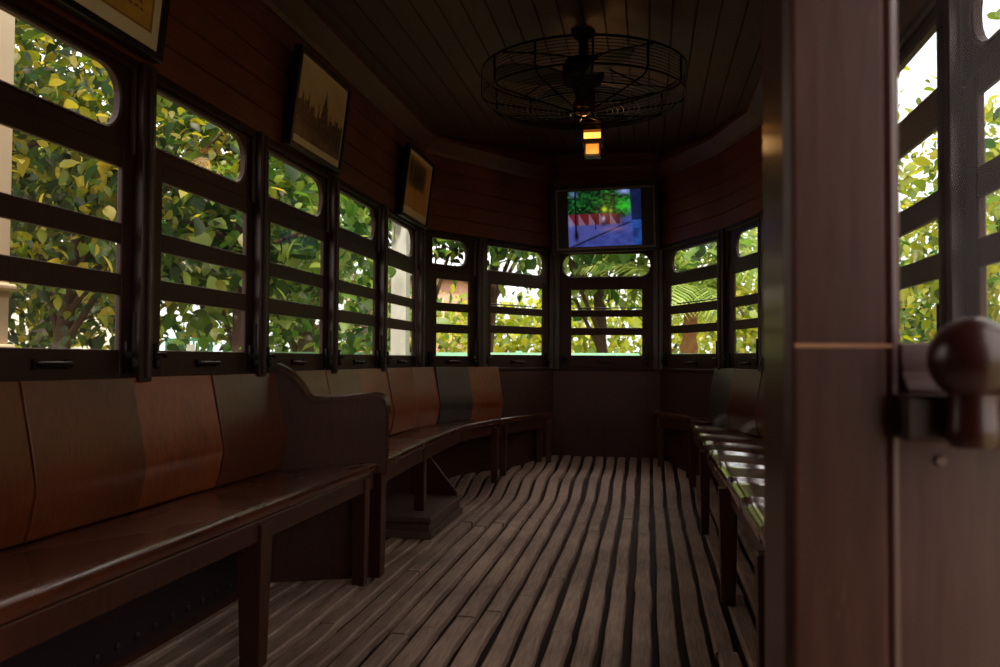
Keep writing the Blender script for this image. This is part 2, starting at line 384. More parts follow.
for y in (4.91, 4.165, 3.42, 2.675, 1.93):
    make_window(wi, (.66, y), -math.pi/2, .745, (.095, .665), (.075, .69), ROW_R, (.075, .008)); wi += 1
# posts between the bays
ti = 10
def post(P, ang, wid=.062):
    global ti
    p = MB().box(-wid/2, wid/2, -.042, .016, .79, 1.70)
    for sx in (-wid/2-.010, wid/2+.010): p.tube([(sx, -.012, 1.43), (sx, -.012, 1.69)], .010, 8)
    p.tube([(0, -.044, .80), (0, -.044, 1.69)], .009, 8)
    p.build('trim_%d' % ti, M['post'], bevel=.004, loc=(P[0], P[1], 0), rotz=ang, kind='structure'); ti += 1
for y in (.725, 1.47, 2.215, 2.96, 3.705, 4.45): post((-1.45, y), math.pi/2)
post((-1.45, 5.245), math.pi/2, .10)
pts = [A, B, C, D, E_, F]
for i in range(1, 5):
    a0 = plan(pts[i-1], pts[i])[0]; a1 = plan(pts[i], pts[i+1])[0]; post(pts[i], (a0+a1)/2, .085)
post((.66, 4.945), -math.pi/2, .12)
for y in (4.165, 3.42, 2.675, 1.93, 1.185): post((.66, y), -math.pi/2, .07)
# solid wall filling behind the first bay
MB().box(-1.50, -1.44, YR, .70, .77, 1.72).build('blank_panel', M['lower'], wl)
MB().box(-1.52, .74, YR-.06, YR, -.1, 2.5).build('rear_light_block', M['lower'], kind='structure')  # unseen wall added behind the camera to block sky light from the rear

# ------------------------------------------------------------------ benches
def seat_loft(secs, z0=lambda i: 0.):
    """secs: list of (back point, front point) in plan; lofts a dished seat with a rounded nose"""
    prof = [(0, .432), (.15, .432), (.35, .437), (.6, .445), (.8, .450), (.90, .452), (.965, .4515), (.992, .446), (1.0, .434), (.992, .421), (.965, .414), (.80, .412), (0, .405)]
    return MB().loft([[(b[0]+(f[0]-b[0])*t, b[1]+(f[1]-b[1])*t, z+z0(i)) for t, z in prof] for i, (b, f) in enumerate(secs)], True, True, True)
BACKP = [(.0, .803), (.010, .755), (.030, .658), (.046, .572), (.047, .545), (.042, .520), (.032, .470), (.020, .436)]
def back_panel(p, q, mat, parent, tilt=0., z=0., label=None):
    """one bent back board between plan points p and q (inside to the right of travel p->q)"""
    p = Vector(p); q = Vector(q); t = (q-p).normalized(); n = Vector((t.y, -t.x)); L = (q-p).length
    outer = [(d+tilt, zz) for d, zz in BACKP]; inner = [(d-.012+tilt, zz) for d, zz in reversed(BACKP)]
    pr = outer+inner; rings = []
    for k in range(5):
        s = .0015+(L-.003)*k/4; bow = -.004*math.sin(math.pi*k/4)
        c = p+t*s; rings.append([(c.x+n.x*(d+bow), c.y+n.y*(d+bow), zz+z) for d, zz in pr])
    o = MB().loft(rings, True, True, True).build('backrest_panel', mat, parent, bevel=.0015)
    if label: o['label'] = label
    return o
def leg(parent, x, y, ztop, w=.055, taper=.75, zb=None, name='leg', mat='benchdark'):
    zb = floor_z(y) if zb is None else zb; a = w/2; b = a*taper
    sq = lambda h, z: [(x-h, y-h, z), (x+h, y-h, z), (x+h, y+h, z), (x-h, y+h, z)]
    return MB().hexa(sq(b, zb), sq(a, ztop)).build(name, M[mat], parent, bevel=.003)
XB = -1.42
# --- bench along the left wall, front
b1 = empty('wooden_bench', 'long varnished wall bench nearest on the left, ending at a high curved arm', 'bench', (-1.2, 2.0, 0), 0, 'wooden wall benches')
def under(root):
    bpy.context.view_layer.update(); mi = root.matrix_world.inverted()
    for o in root.children: o.matrix_parent_inverse = mi
seat_loft([((-1.405, y), (-1.044, y)) for y in (.45, .9, 1.4, 1.9, 2.4, 2.9)]+[((-1.405, 3.085), (-1.044, 3.225))]).build('seat', M['seat'], b1)
MB().box(-1.10, -1.058, .45, 3.21, .352, .412).build('apron', M['benchdark'], b1, bevel=.004)
seams = [.435, .868, 1.30, 1.735, 2.166, 2.601, 3.085]; mats = ['back_b', 'back_a', 'back_b', 'back_b', 'back_a', 'back_b']
for i, m in enumerate(mats): back_panel((XB, seams[i]), (XB, seams[i+1]), M[m], b1, (.0, .004, -.002, .003, .0, .005)[i])
leg(b1, -1.08, .6, .40)
leg(b1, -1.085, 2.245, .40, .075); leg(b1, -1.080, 3.12, .40, .06)
leg(b1, -1.36, .9, .40, .05)
# the arm partition at the far end
sk = lambda x: 3.10+.39*(x+1.43)                        # the partition runs slightly askew
def skewed(poly, t0, t1): return MB().prism(poly, t0, t1, lambda a, y, b: (a, sk(a)+y, b))
arm = [(-1.400, .40), (-1.424, .60), (-1.424, .826), (-1.410, .828), (-1.390, .816), (-1.356, .790), (-1.322, .745), (-1.304, .712), (-1.292, .699), (-1.179, .703), (-1.062, .716), (-1.036, .712), (-1.024, .694), (-1.018, .644), (-1.018, .40)]
skewed(arm, -.016, .018).build('arm_panel', M['benchdark'], b1, bevel=.004)
cap = MB(); path = [(-1.412, .830), (-1.390, .819), (-1.356, .793), (-1.322, .748), (-1.302, .714), (-1.288, .702), (-1.179, .706), (-1.062, .719), (-1.034, .714), (-1.021, .694), (-1.015, .654)]
cap.loft([[(x, sk(x)+y, z+dz) for y, dz in ((-.028, -.012), (-.028, .004), (-.016, .010), (.018, .010), (.030, .004), (.030, -.012))] for x, z in path], True, True, True)
cap.build('arm_cap', M['benchdark'], b1, label='polished rounded cap along the arm')
skewed([(-1.42, 0), (-1.08, 0), (-1.08, .41), (-1.42, .41)], -.012, .012).build('end_board', M['benchdark'], b1)
MB().hexa([(-1.10, 3.225, 0), (-1.035, 3.225, 0), (-1.035, 3.29, 0), (-1.10, 3.29, 0)], [(-1.10, 3.225, .412), (-1.030, 3.225, .412), (-1.030, 3.295, .412), (-1.10, 3.295, .412)]).build('arm_post', M['benchdark'], b1, bevel=.004)
under(b1)
# --- second bench on the left, beyond the arm
b2 = empty('wooden_bench', 'varnished wooden bench beyond the curved arm, following the bend of the left wall', 'bench', (-1.2, 4.4, 0), 0, 'wooden wall benches')
secs = [((-1.405, 3.135), (-1.046, 3.275)), ((-1.405, 3.5), (-1.058, 3.5)), ((-1.405, 3.9), (-1.078, 3.9)), ((-1.405, 4.3), (-1.092, 4.3)), ((-1.405, 4.7), (-1.100, 4.7)), ((-1.405, 5.02), (-1.100, 5.02)), ((-1.365, 5.30), (-1.060, 5.20)), ((-1.255, 5.50), (-1.015, 5.35)), ((-1.145, 5.68), (-.962, 5.53))]
z2 = lambda i: (0, 0, 0, .001, .003, .006, .010, .014, .018)[i]
seat_loft(secs, z2).build('seat', M['seat'], b2)
MB().loft([[(f[0]-.055, f[1]-.01, .352+z2(i)), (f[0]-.016, f[1], .352+z2(i)), (f[0]-.016, f[1], .413+z2(i)), (f[0]-.055, f[1]-.01, .413+z2(i))] for i, (b, f) in enumerate(secs)], True, True, False).build('apron', M['benchdark'], b2)
bs = [((XB, 3.18), (XB, 3.61), 'back_c', 0), ((XB, 3.61), (XB, 4.045), 'back_c', .003), ((XB, 4.045), (XB, 4.5), 'back_a', 0), ((XB, 4.5), (XB, 5.0), 'back_a', .006), ((XB, 5.0), (-1.365, 5.335), 'back_a', .004),
      ((-1.361, 5.345), (-1.199, 5.60), 'back_d', .012), ((-1.199, 5.60), (-1.033, 5.855), 'back_a', .004)]
for p, q, m, tl in bs:
    back_panel(p, q, M[m], b2, tl, .004, 'near-black polished back board' if m == 'back_d' else None)
leg(b2, -.985, 5.47, .415, .05); leg(b2, -1.122, 4.14, .41, .052, 1, .105, 'leg'); leg(b2, -1.34, 4.9, .41, .05)
MB().prism([(-1.30, .40), (-1.26, .40), (-1.04, .125), (-1.04, .107), (-1.30, .107)], 4.60, 4.625).build('brace_board', M['benchdark'], b2)
under(b2)
# --- small corner bench by the end wall
b3 = empty('corner_bench', 'short narrow corner seat with two front legs, left of the end window', 'bench', (-.95, 5.95, .08), 0, 'corner benches at the far end')
seat_loft([((-1.125, 5.70), (-.955, 5.545)), ((-1.0, 5.93), (-.87, 5.80)), ((-.86, 6.14), (-.79, 6.02)), ((-.78, 6.30), (-.70, 6.24))], lambda i: .016+.002*i).build('seat', M['seat'], b3)
MB().loft([[(x-.02, y+.01, .36), (x-.006, y, .36), (x-.006, y, .432), (x-.02, y+.01, .432)] for x, y in ((-.965, 5.56), (-.88, 5.81), (-.80, 6.03), (-.72, 6.23))], True, True, False).build('apron', M['benchdark'], b3)
leg(b3, -.955, 5.62, .42, .05); leg(b3, -.715, 6.20, .42, .045)
MB().box(-.80, -.765, 6.18, 6.215, floor_z(6.22), .42).build('leg', M['benchdark'], b3)
under(b3)
# --- right hand benches
b4 = empty('wooden_bench', 'long varnished bench along the right wall with bright window reflections across its seat', 'bench', (.45, 3.4, 0), 0, 'wooden wall benches')
ry = []; rz = []
yb = 5.62
while yb > 1.0:
    for d, h in ((0, .012), (.02, .0095), (.045, .005), (.075, .0012), (.11, 0), (.30, 0), (.43, -.001)):
        ry.append(yb-d); rz.append(h+max(0, (yb-d-4.9))*.03)
    yb -= .435
seat_loft([((min(.625, .615-max(0, y-4.98)*.274), y), (.264, y)) for y in ry], lambda i: rz[i]).build('seat', M['seat_gloss'], b4)
MB().box(.285, .325, .98, 5.6, .352, .414).build('apron', M['benchdark'], b4, bevel=.004)
back_panel((.425, 5.68), (.515, 5.29), M['back_d'], b4, 0, .008); back_panel((.515, 5.29), (.625, 4.90), M['back_b'], b4, 0, .006)
yb = 4.90
for i in range(8):
    back_panel((.630, yb), (.630, yb-.44), M[['back_b', 'back_a', 'back_d'][i % 3]], b4, (.0, .004, .002)[i % 3], .006); yb -= .44
leg(b4, .278, 5.50, .44, .05); leg(b4, .278, 3.12, .41, .065); leg(b4, .278, 2.08, .41, .06); leg(b4, .56, 3.12, .41, .05); leg(b4, .48, 5.3, .43, .05); leg(b4, .278, 4.35, .41, .05)
under(b4)
b5 = empty('corner_bench', 'short corner seat on two legs, right of the end window at the far end', 'bench', (.25, 5.95, .08), 0, 'corner benches at the far end')
seat_loft([((.10, 6.335), (.005, 6.28)), ((.205, 6.12), (.09, 6.08)), ((.315, 5.88), (.185, 5.84)), ((.435, 5.63), (.264, 5.63))], lambda i: .045).build('seat', M['seat'], b5)
MB().loft([[(x+.006, y, .39), (x+.03, y+.01, .39), (x+.03, y+.01, .458), (x+.006, y, .458)] for x, y in ((.02, 6.26), (.095, 6.10), (.20, 5.86), (.275, 5.64))], True, True, False).build('apron', M['benchdark'], b5)
leg(b5, .085, 6.17, .45, .05); leg(b5, .265, 5.78, .45, .05)
under(b5)
# weathered wooden block under the second bench
tag(MB().box(-1.40, -1.016, 3.95, 4.655, .0, .035).box(-1.40, -1.03, 3.97, 4.64, .033, .078).box(-1.40, -1.016, 3.95, 4.655, .077, .105).build('wooden_platform', M['block'], bevel=.004), 'low weathered wooden box platform on the floor under the second left bench', 'platform')

# ------------------------------------------------------------------ painted surfaces (per-vertex paint)
def vnoise(u, v, f, seed):
    r = np.random.default_rng(seed); g = r.random((int(f)+3, int(f)+3)); x = u*f; y = v*f
    xi = x.astype(int); yi = y.astype(int); a = x-xi; b = y-yi; a = a*a*(3-2*a); b = b*b*(3-2*b)
    return (g[yi, xi]*(1-a)+g[yi, xi+1]*a)*(1-b)+(g[yi+1, xi]*(1-a)+g[yi+1, xi+1]*a)*b
def fbm(u, v, f, seed): return .55*vnoise(u, v, f, seed)+.3*vnoise(u, v, f*2.3, seed+1)+.15*vnoise(u, v, f*5, seed+2)
def painted(name, w, h, nx, ny, fn, mat, parent, y=0.):
    """flat grid in local x (0..w), z (0..h) at local y; fn(u,v)->rgb (0-255)"""
    U, V = np.meshgrid(np.linspace(0, 1, nx), np.linspace(0, 1, ny)); u = U.ravel(); v = V.ravel()
    co = np.stack([u*w, np.full_like(u, y), v*h], 1)
    fs = [(j*nx+i, j*nx+i+1, (j+1)*nx+i+1, (j+1)*nx+i) for j in range(ny-1) for i in range(nx-1)]
    me = bpy.data.meshes.new(name); me.from_pydata(co.tolist(), [], fs); me.materials.append(mat)
    rgb = np.clip(fn(u, v), 0, 255)/255; l = np.where(rgb <= .04045, rgb/12.92, ((rgb+.055)/1.055)**2.4)
    ca = me.color_attributes.new('paint', 'FLOAT_COLOR', 'POINT'); ca.data.foreach_set('color', np.concatenate([l, np.ones((len(l), 1))], 1).astype(np.float32).ravel())
    o = bpy.data.objects.new(name, me); COL.objects.link(o); o.parent = parent; return o
def put(c, m, col): m = np.clip(m, 0, 1)[:, None]; return c*(1-m)+np.array(col, float)*m
def sm(a, b, x): t = np.clip((x-a)/(b-a), 0, 1); return t*t*(3-2*t)
M['print'] = attr_mat('aged_print', 0, .3); M['screen'] = attr_mat('lit_screen', 1.0, .15)

def paper(u, v):
    c = np.ones((len(u), 3))*np.array([190, 146, 66.]); n = fbm(u, v, 6, 3)[:, None]; return c*(.85+.3*n)
def doc(u, v):
    c = paper(u, v)
    for i in range(13):
        y = .09+i*.065; wob = .004*np.sin(u*60+i*7); end = .9 if i % 4 else .6
        gaps = np.sin(u*(95+i*3)+i)+np.sin(u*41+i*2) > -.9
        c = put(c, (np.abs(v-y-wob) < .010)*(u > .12)*(u < end)*gaps*.75, (70, 48, 22))
    return put(c, (np.maximum(np.abs(u-.5), np.abs(v-.5)) > .475)*.5, (110, 78, 34))
def cathedral(u, v):
    n = fbm(u, v, 9, 11); c = np.stack([236-24*n-44*(1-v), 204-26*n-42*(1-v), 160-24*n-38*(1-v)], 1)
    prof = .42+.06*np.sin(u*9)+.03*np.sign(np.sin(u*46))
    for x, h, w in ((.57, .80, .055), (.70, .58, .025), (.82, .55, .03), (.44, .60, .025), (.22, .66, .03), (.10, .62, .04), (.33, .55, .05), (.92, .5, .05)):
        prof = np.maximum(prof, h-np.abs(u-x)/w*.26)
        prof = np.maximum(prof, np.where(np.abs(u-x) < w, h-.2, 0))
    m = sm(-.01, .015, prof-v)
    d = fbm(u, v, 26, 5)
    b = np.stack([34+92*d, 25+70*d, 17+50*d], 1); win = (np.sin(u*70) > .35)*(np.sin(v*52) > .1)
    b = put(b, win*.55, (28, 20, 14)); c = c*(1-m[:, None])+b*m[:, None]
    fg = sm(.26, .12, v+.08*fbm(u, v, 7, 8)); f2 = fbm(u, v, 18, 2); g = np.stack([66+84*f2, 50+68*f2, 34+50*f2], 1)
    return c*(1-fg[:, None])+g*fg[:, None]
def crowd(u, v):
    n = fbm(u, v, 7, 21); c = np.stack([196+40*n, 142+34*n, 62+26*n], 1)
    m = (sm(.36, .5, v)*sm(1.0, .86, v))*sm(.0, .12, u)*sm(.86, .7, u); d = fbm(u, v, 16, 31)
    c = c*(1-m[:, None])+(np.stack([60+85*d, 48+66*d, 38+40*d], 1))*m[:, None]
    for x, y, w, h in ((.12, .72, .05, .16), (.3, .66, .04, .2), (.42, .55, .05, .16), (.52, .68, .04, .15), (.64, .62, .03, .18)):
        c = put(c, np.exp(-(((u-x)/w)**2+((v-y)/h)**2)*1.4), (34, 30, 28))
    for x, y, w, h in ((.22, .78, .02, .14), (.58, .8, .05, .03), (.8, .5, .05, .2)):
        c = put(c, np.exp(-(((u-x)/w)**2+((v-y)/h)**2)*1.6)*.8, (190, 160, 110))
    return c
def street(u, v):
    n = fbm(u, v, 12, 41); n2 = fbm(u, v, 30, 43)
    c = np.stack([52+30*n, 62+40*n, 118+50*n], 1)                                        # pale blue road
    c = put(c, sm(.55, .62, v), (98, 110, 170))                                          # sky glow
    tree = sm(.50, .60, v+.06*n)*sm(.95, .80, u+.1*n*(v < .8)); t2 = np.stack([4+60*n2**2, 14+190*n2**2, 14+70*n2**2], 1)
    c = c*(1-tree[:, None])+t2*tree[:, None]
    g = np.exp(-(((u-.78)/.13)**2+((v-.72)/.14)**2)*1.2); c = put(c, g*.95*(.5+1.0*n2), (60, 190, 60))
    c = put(c, np.exp(-(((u-.3)/.2)**2+((v-.85)/.12)**2))*.6*n2*1.6, (30, 110, 50))
    top = np.exp(-(((u-.78)/.10)**2+((v-.97)/.06)**2)); c = put(c, top, (150, 160, 215))
    top = np.exp(-(((u-.08)/.06)**2+((v-.95)/.07)**2)); c = put(c, top*.8, (120, 130, 190))
    wall = sm(.385, .40, v)*sm(.60, .58, v)*sm(.72, .68, u+.0*v); wc = np.stack([120-50*u, 34+10*n, 40+12*n], 1)
    tri = ((u*7.0) % 1.0 < (.60-v)*3.2)[:, None]; wc = np.where(tri, np.array([124, 104, 122.]), wc)
    wl_ = sm(.36+.0*u, .38, v-.06*u*0)*sm(.595-.10*(u > .5)*(u-.5), .58-.10*(u > .5)*(u-.5), v)*sm(.74, .70, u)
    c = c*(1-wl_[:, None])+wc*wl_[:, None]
    pav = sm(.0, .02, v-(.03+.0*u)-(u-.1)*.42)*sm(.40, .385, v)*sm(.80, .7, u); c = put(c, pav*.75, (84, 92, 150))
    kerb = np.exp(-((v-.01-(u-.06)*.52)/.016)**2)*(v < .42); c = put(c, kerb*.75, (16, 18, 38))
    c = put(c, np.exp(-(((u-.62)/.16)**2+((v-.30)/.05)**2))*.6, (150, 118, 150))
    c = put(c, (np.abs(u-.105) < .012)*(v > .18), (20, 22, 44)); c = put(c, np.exp(-(((u-.11)/.03)**2+((v-.2)/.10)**2)*1.4), (14, 14, 34))
    c = put(c, np.exp(-(((u-.035)/.035)**2+((v-.42)/.1)**2)*1.4)*.9, (120, 130, 180))
    c = put(c, np.exp(-(((u-.50)/.05)**2+((v-.66)/.07)**2)*1.4), (190, 205, 50))
    c = put(c, np.exp(-(((u-.585)/.03)**2+((v-.63)/.05)**2)*1.4)*.8, (180, 190, 60))
    c = put(c, np.exp(-(((u-.49)/.025)**2+((v-.50)/.06)**2)*1.4), (170, 170, 200)); c = put(c, np.exp(-(((u-.49)/.045)**2+((v-.40)/.04)**2)*1.4)*.9, (40, 36, 62))
    c = put(c, (np.abs(u-.375) < .006)*(v > .3)*(v < .52), (30, 30, 50)); c = put(c, np.exp(-(((u-.72)/.04)**2+((v-.53)/.05)**2))*.8, (60, 50, 70))
    bus = sm(.86, .885, u+(.35-v)*.14*(v > .35)*0+(v-.5)*.04); bc = np.stack([24+30*n, 48+56*n, 100+70*n], 1); bc = np.where((v > .45)[:, None], bc*.4+np.array([8, 12, 26]), bc)
    c = c*(1-bus[:, None])+bc*bus[:, None]
    return 255*(c/255)**1.3*np.array([.86, .92, .98])

# ------------------------------------------------------------------ framed pictures leaning off the header wall
def picture(name, label, y0, w, h, z0, lean, fn, nx, ny, mat_edge=.045, bottom=.045):
    # local: x along the wall (+Y), y = outward (towards wall), z up ; leaning forward at the top
    r = empty(name, label, 'picture', (-1.424, y0, z0), 0, 'framed pictures on the left wall'); r.rotation_euler = (lean, 0, math.pi/2)
    f = MB(); t = .022; d = -.034
    f.box(0, w, d, 0, 0, t); f.box(0, w, d, 0, h-t, h); f.box(0, t, d, 0, t, h-t); f.box(w-t, w, d, 0, t, h-t); f.box(t*.5, w-t*.5, -.006, -.001, t*.5, h-t*.5)
    f.build('frame', M['black'], r, bevel=.003)
    MB().box(t-.002, w-t+.002, d+.012, d+.018, t-.002, h-t+.002).build('mount', M['mat'], r)
    a = t+mat_edge; b = t+bottom; p = painted('print', w-2*a, h-a-b, nx, ny, fn, M['print'], r, d+.0105); p.location = (a, 0, b)
    return r
picture('framed_document', 'framed printed document on golden paper, high on the left wall nearest the camera', 1.62, .625, .43, 1.718, math.radians(6), doc, 160, 120, .035, .045)
picture('framed_photograph', 'framed sepia print of a spired building, middle of three pictures on the left wall', 3.135, .572, .40, 1.708, math.radians(7), cathedral, 150, 120, .014, .034)
picture('framed_photograph', 'framed golden sepia print of a dim crowd, farthest of three pictures on the left wall', 4.68, .575, .418, 1.688, math.radians(7), crowd, 120, 100, .022, .05)

# ------------------------------------------------------------------ television on the end wall
tv = empty('television', 'wall-mounted flat television showing a street scene, above the end window', 'television', (-.668, 6.30, 1.672), math.radians(.9))
tv.rotation_euler.x = math.radians(4); tv.rotation_euler.y = math.radians(-1.5)
W_, H_ = .725, .447
MB().box(-.04, W_+.03, .03, .085, -.02, H_+.03).build('mounting_board', M['tvback'], tv)
MB().box(0, W_, -.012, .03, 0, H_).build('body', M['tvback'], tv, bevel=.004)
bz = MB(); t = .013
bz.box(0, W_, -.020, -.010, 0, t); bz.box(0, W_, -.020, -.010, H_-t, H_); bz.box(0, t, -.020, -.010, t, H_-t); bz.box(W_-t, W_, -.020, -.010, t, H_-t)
bz.build('bezel', M['bezel'], tv, label='thin grey-brown bezel')
sc = painted('screen', .535, H_-2*t-.012, 220, 165, street, M['screen'], tv, -.014); sc.location = (.090, 0, t+.006)
tv['label'] = 'wall-mounted flat television showing a street scene, above the end window'

# ------------------------------------------------------------------ caged ceiling fan
FX, FY = -.305, 4.02
fan = empty('ceiling_fan', 'large old ceiling fan inside a round dark wire cage', 'fan', (FX, FY, 2.42))
def loc(z): return z-2.42
R0 = .482; zt, zb, zh = 2.225, 2.085, 2.030
cg = MB()
def ring(r, z, w, n=64): cg.tube([(r*math.cos(2*math.pi*i/n), r*math.sin(2*math.pi*i/n), loc(z)) for i in range(n)], w, 6, True)
ring(R0, zt, .0062); ring(R0-.004, zb+.02, .0055); ring(.06, zh, .006, 24); ring(R0*.55, zh+.022, .004)
for k in range(1, 9): ring(R0-.001, zt-k*.0150, .0017)
for k in range(15):
    r = .09+k*(R0-.10)/15; ring(r, zh+.052*(r/R0)**1.6, .0016, 48)
for i in range(12):
    a = 2*math.pi*i/12+.16; c, s = math.cos(a), math.sin(a)
    cg.tube([(r*c, r*s, loc(z)) for r, z in ((R0, zt), (R0, zt-.05), (R0, zb+.035), (R0-.012, zb+.008), (R0-.04, zb-.004), (.25, zh+.024), (.05, zh))], .0048, 6)
cage = cg.build('cage', M['cage'], fan)
for i in range(4):
    hg = MB(); a = math.pi/4+math.pi/2*i; c, s_ = math.cos(a), math.sin(a)
    hg.tube([(R0*c, R0*s_, loc(zt)), (R0*c*.6, R0*s_*.6, loc(2.26)), (.03*c, .03*s_, loc(2.295))], .0045, 6)
    hg.build('cage_stay', M['cage'], fan)
MB().lathe([(.055, .012), (.058, -.01), (.04, -.03), (.022, -.04), (.022, loc(2.285)), (.022, loc(2.285))], (0, 0, 0), 24).build('down_rod', M['metal'], fan)
MB().lathe([(.03, loc(2.30)), (.085, loc(2.285)), (.10, loc(2.25)), (.10, loc(2.20)), (.08, loc(2.165)), (.05, loc(2.15)), (.035, loc(2.10))], (0, 0, 0), 28).build('motor', M['metal'], fan)
MB().lathe([(.034, loc(2.10)), (.046, loc(2.085)), (.05, loc(2.06)), (.04, loc(2.035)), (.018, loc(2.022))], (0, 0, 0), 24).build('hub_cap', M['brass'], fan, label='brass hub cap')
for i in range(4):
    a = math.radians(28+90*i); R = Matrix.Rotation(a, 4, 'Z') @ Matrix.Translation((0, 0, loc(2.185)))
    bl = MB(); top = []; 
    for t, w in ((.06, .03), (.12, .05), (.2, .075), (.3, .085), (.38, .08), (.425, .055), (.44, .02)):
        tw = math.radians(18-10*t/.44); top.append((t, w, tw))
    rings = [[R @ Vector((t, w*math.cos(tw)*sg, w*math.sin(tw)*sg+dz)) for sg, dz in ((-1, 0), (1, 0), (1, .006), (-1, .006))] for t, w, tw in top]
    bl.loft(rings, True, True, False).build('blade', M['blade'], fan)
# lantern on the ceiling behind the fan
LX, LY = -.305, 4.75
lan = empty('ceiling_lantern', 'small square lantern glowing warm yellow, hanging behind the caged fan', 'lamp', (LX, LY, 2.42))
l0 = lambda z: z-2.42
lf = MB(); w = .052; zA, zB, zC, zD = 2.18, 2.086, 2.06, 2.0
lf.box(-w-.006, w+.006, -w-.006, w+.006, l0(zA), l0(zA)+.014); lf.box(-w-.004, w+.004, -w-.004, w+.004, l0(zC), l0(zB))
for sx in (-1, 1):
    for sy in (-1, 1): lf.box(sx*w-.005, sx*w+.005, sy*w-.005, sy*w+.005, l0(zB), l0(zA))
wb = .04
for sx in (-1, 1):
    for sy in (-1, 1): lf.box(sx*wb-.004, sx*wb+.004, sy*wb-.004, sy*wb+.004, l0(zD), l0(zC))
lf.box(-wb-.004, wb+.004, -wb-.004, wb+.004, l0(zD)-.006, l0(zD)+.004)
lf.build('lantern_frame', M['metal'], lan)
MB().box(-w+.003, w-.003, -w+.003, w-.003, l0(zB), l0(zA)-.058).build('upper_glass', M['lampglass'], lan, label='brightly lit amber glass')
MB().box(-w+.001, w-.001, -w+.001, w-.001, l0(zA)-.058, l0(zA)).build('top_band', M['brassglow'], lan, label='brass band, its sheen put in as a faint amber glow')
MB().box(-wb+.002, wb-.002, -wb+.002, wb-.002, l0(zD), l0(zC)).build('lower_glass', M['lampglass2'], lan, label='dim amber glass')
MB().tube([(0, 0, l0(zA)+.01), (0, 0, .0)], .012, 10).lathe([(.05, .01), (.05, -.012), (.02, -.03)], (0, 0, 0), 20).build('hanging_rod', M['metal'], lan)

# ------------------------------------------------------------------ front bulkhead: jamb and door with knob
jb = MB()
jb.prism([(.126, .980), (.126, .94), (.1225, .915), (.1225, .812), (.129, .800), (.205, .800), (.213, .808), (.213, .86), (.24, .87), (.24, .980)], -.1, 2.45, lambda a, y, b: (a, b, y))
jamb = jb.build('door_1', M['jamb'], kind='structure', bevel=.003)
MB().box(.130, .2128, .7992, .802, .872, .8755).build('scrape_line', M['scratch'], jamb)
MB().tube([(.214, .806, -.1), (.214, .806, 2.45)], .0045, 8).build('edge_bead', M['doorpanel'], jamb)
door = empty('sliding_door', 'dark wooden bulkhead door with dusty glass and a ball knob at right', 'door', (.4, .84, 0))
d = MB(); dy0, dy1 = .828, .862
d.box(.215, .226, dy0, dy1, 0, 2.3)
d.box(.62, .70, dy0, dy1, 0, 2.3); d.box(.226, .62, dy0, dy1, 2.12, 2.3)
d.build('stile', M['doorpanel'], door, bevel=.002)
MB().box(.226, .62, dy0+.004, dy1-.002, .02, .79).build('panel', M['doorpanel'], door)
sr = MB(); sr.prism([(.806, .835), (.822, .850), (.826, .876), (.86, .878), (.86, .79), (.806, .79)], .226, .62, lambda a, y, b: (y, a, b)); sr.build('glazing_rail', M['doorrail'], door, bevel=.002)
MB().box(.214, .62, .770, .828, .792, .832).build('ledge', M['doordark'], door, bevel=.004)
MB().add([(.226, .852, .874), (.62, .852, .874), (.62, .852, 2.12), (.226, .852, 2.12)], [(0, 1, 2, 3)]).build('door_pane', M['doorglass'], door, fixn=False)
kb = MB(); R = .0345
prof = [(.017, .790), (.0205, .796), (.0200, .806), (.0190, .818), (.0185, .828)]+[(R*math.cos(a), .862+R*math.sin(a)) for a in np.linspace(-1.0, 1.5, 16)]
kb.lathe(prof, (.262, .752, 0), 32); kb.box(.250, .274, .752, .790, .796, .820); kb.build('ball_knob', M['knob'], door, label='turned polished ball knob')
sc_ = MB().lathe([(.0055, -.002), (.0055, .001), (.0045, .0035), (.002, .0035)], (0, 0, 0), 12).build('screw', M['bezel'], door)
sc_.location = (.2615, .8315, .770); sc_.rotation_euler = (math.pi/2, 0, 0)
under(door)
sc_.matrix_parent_inverse = door.matrix_world.inverted()
MB().box(.70, .74, .80, .98, -.1, 2.45).build('wall_front', M['jamb'], kind='structure')

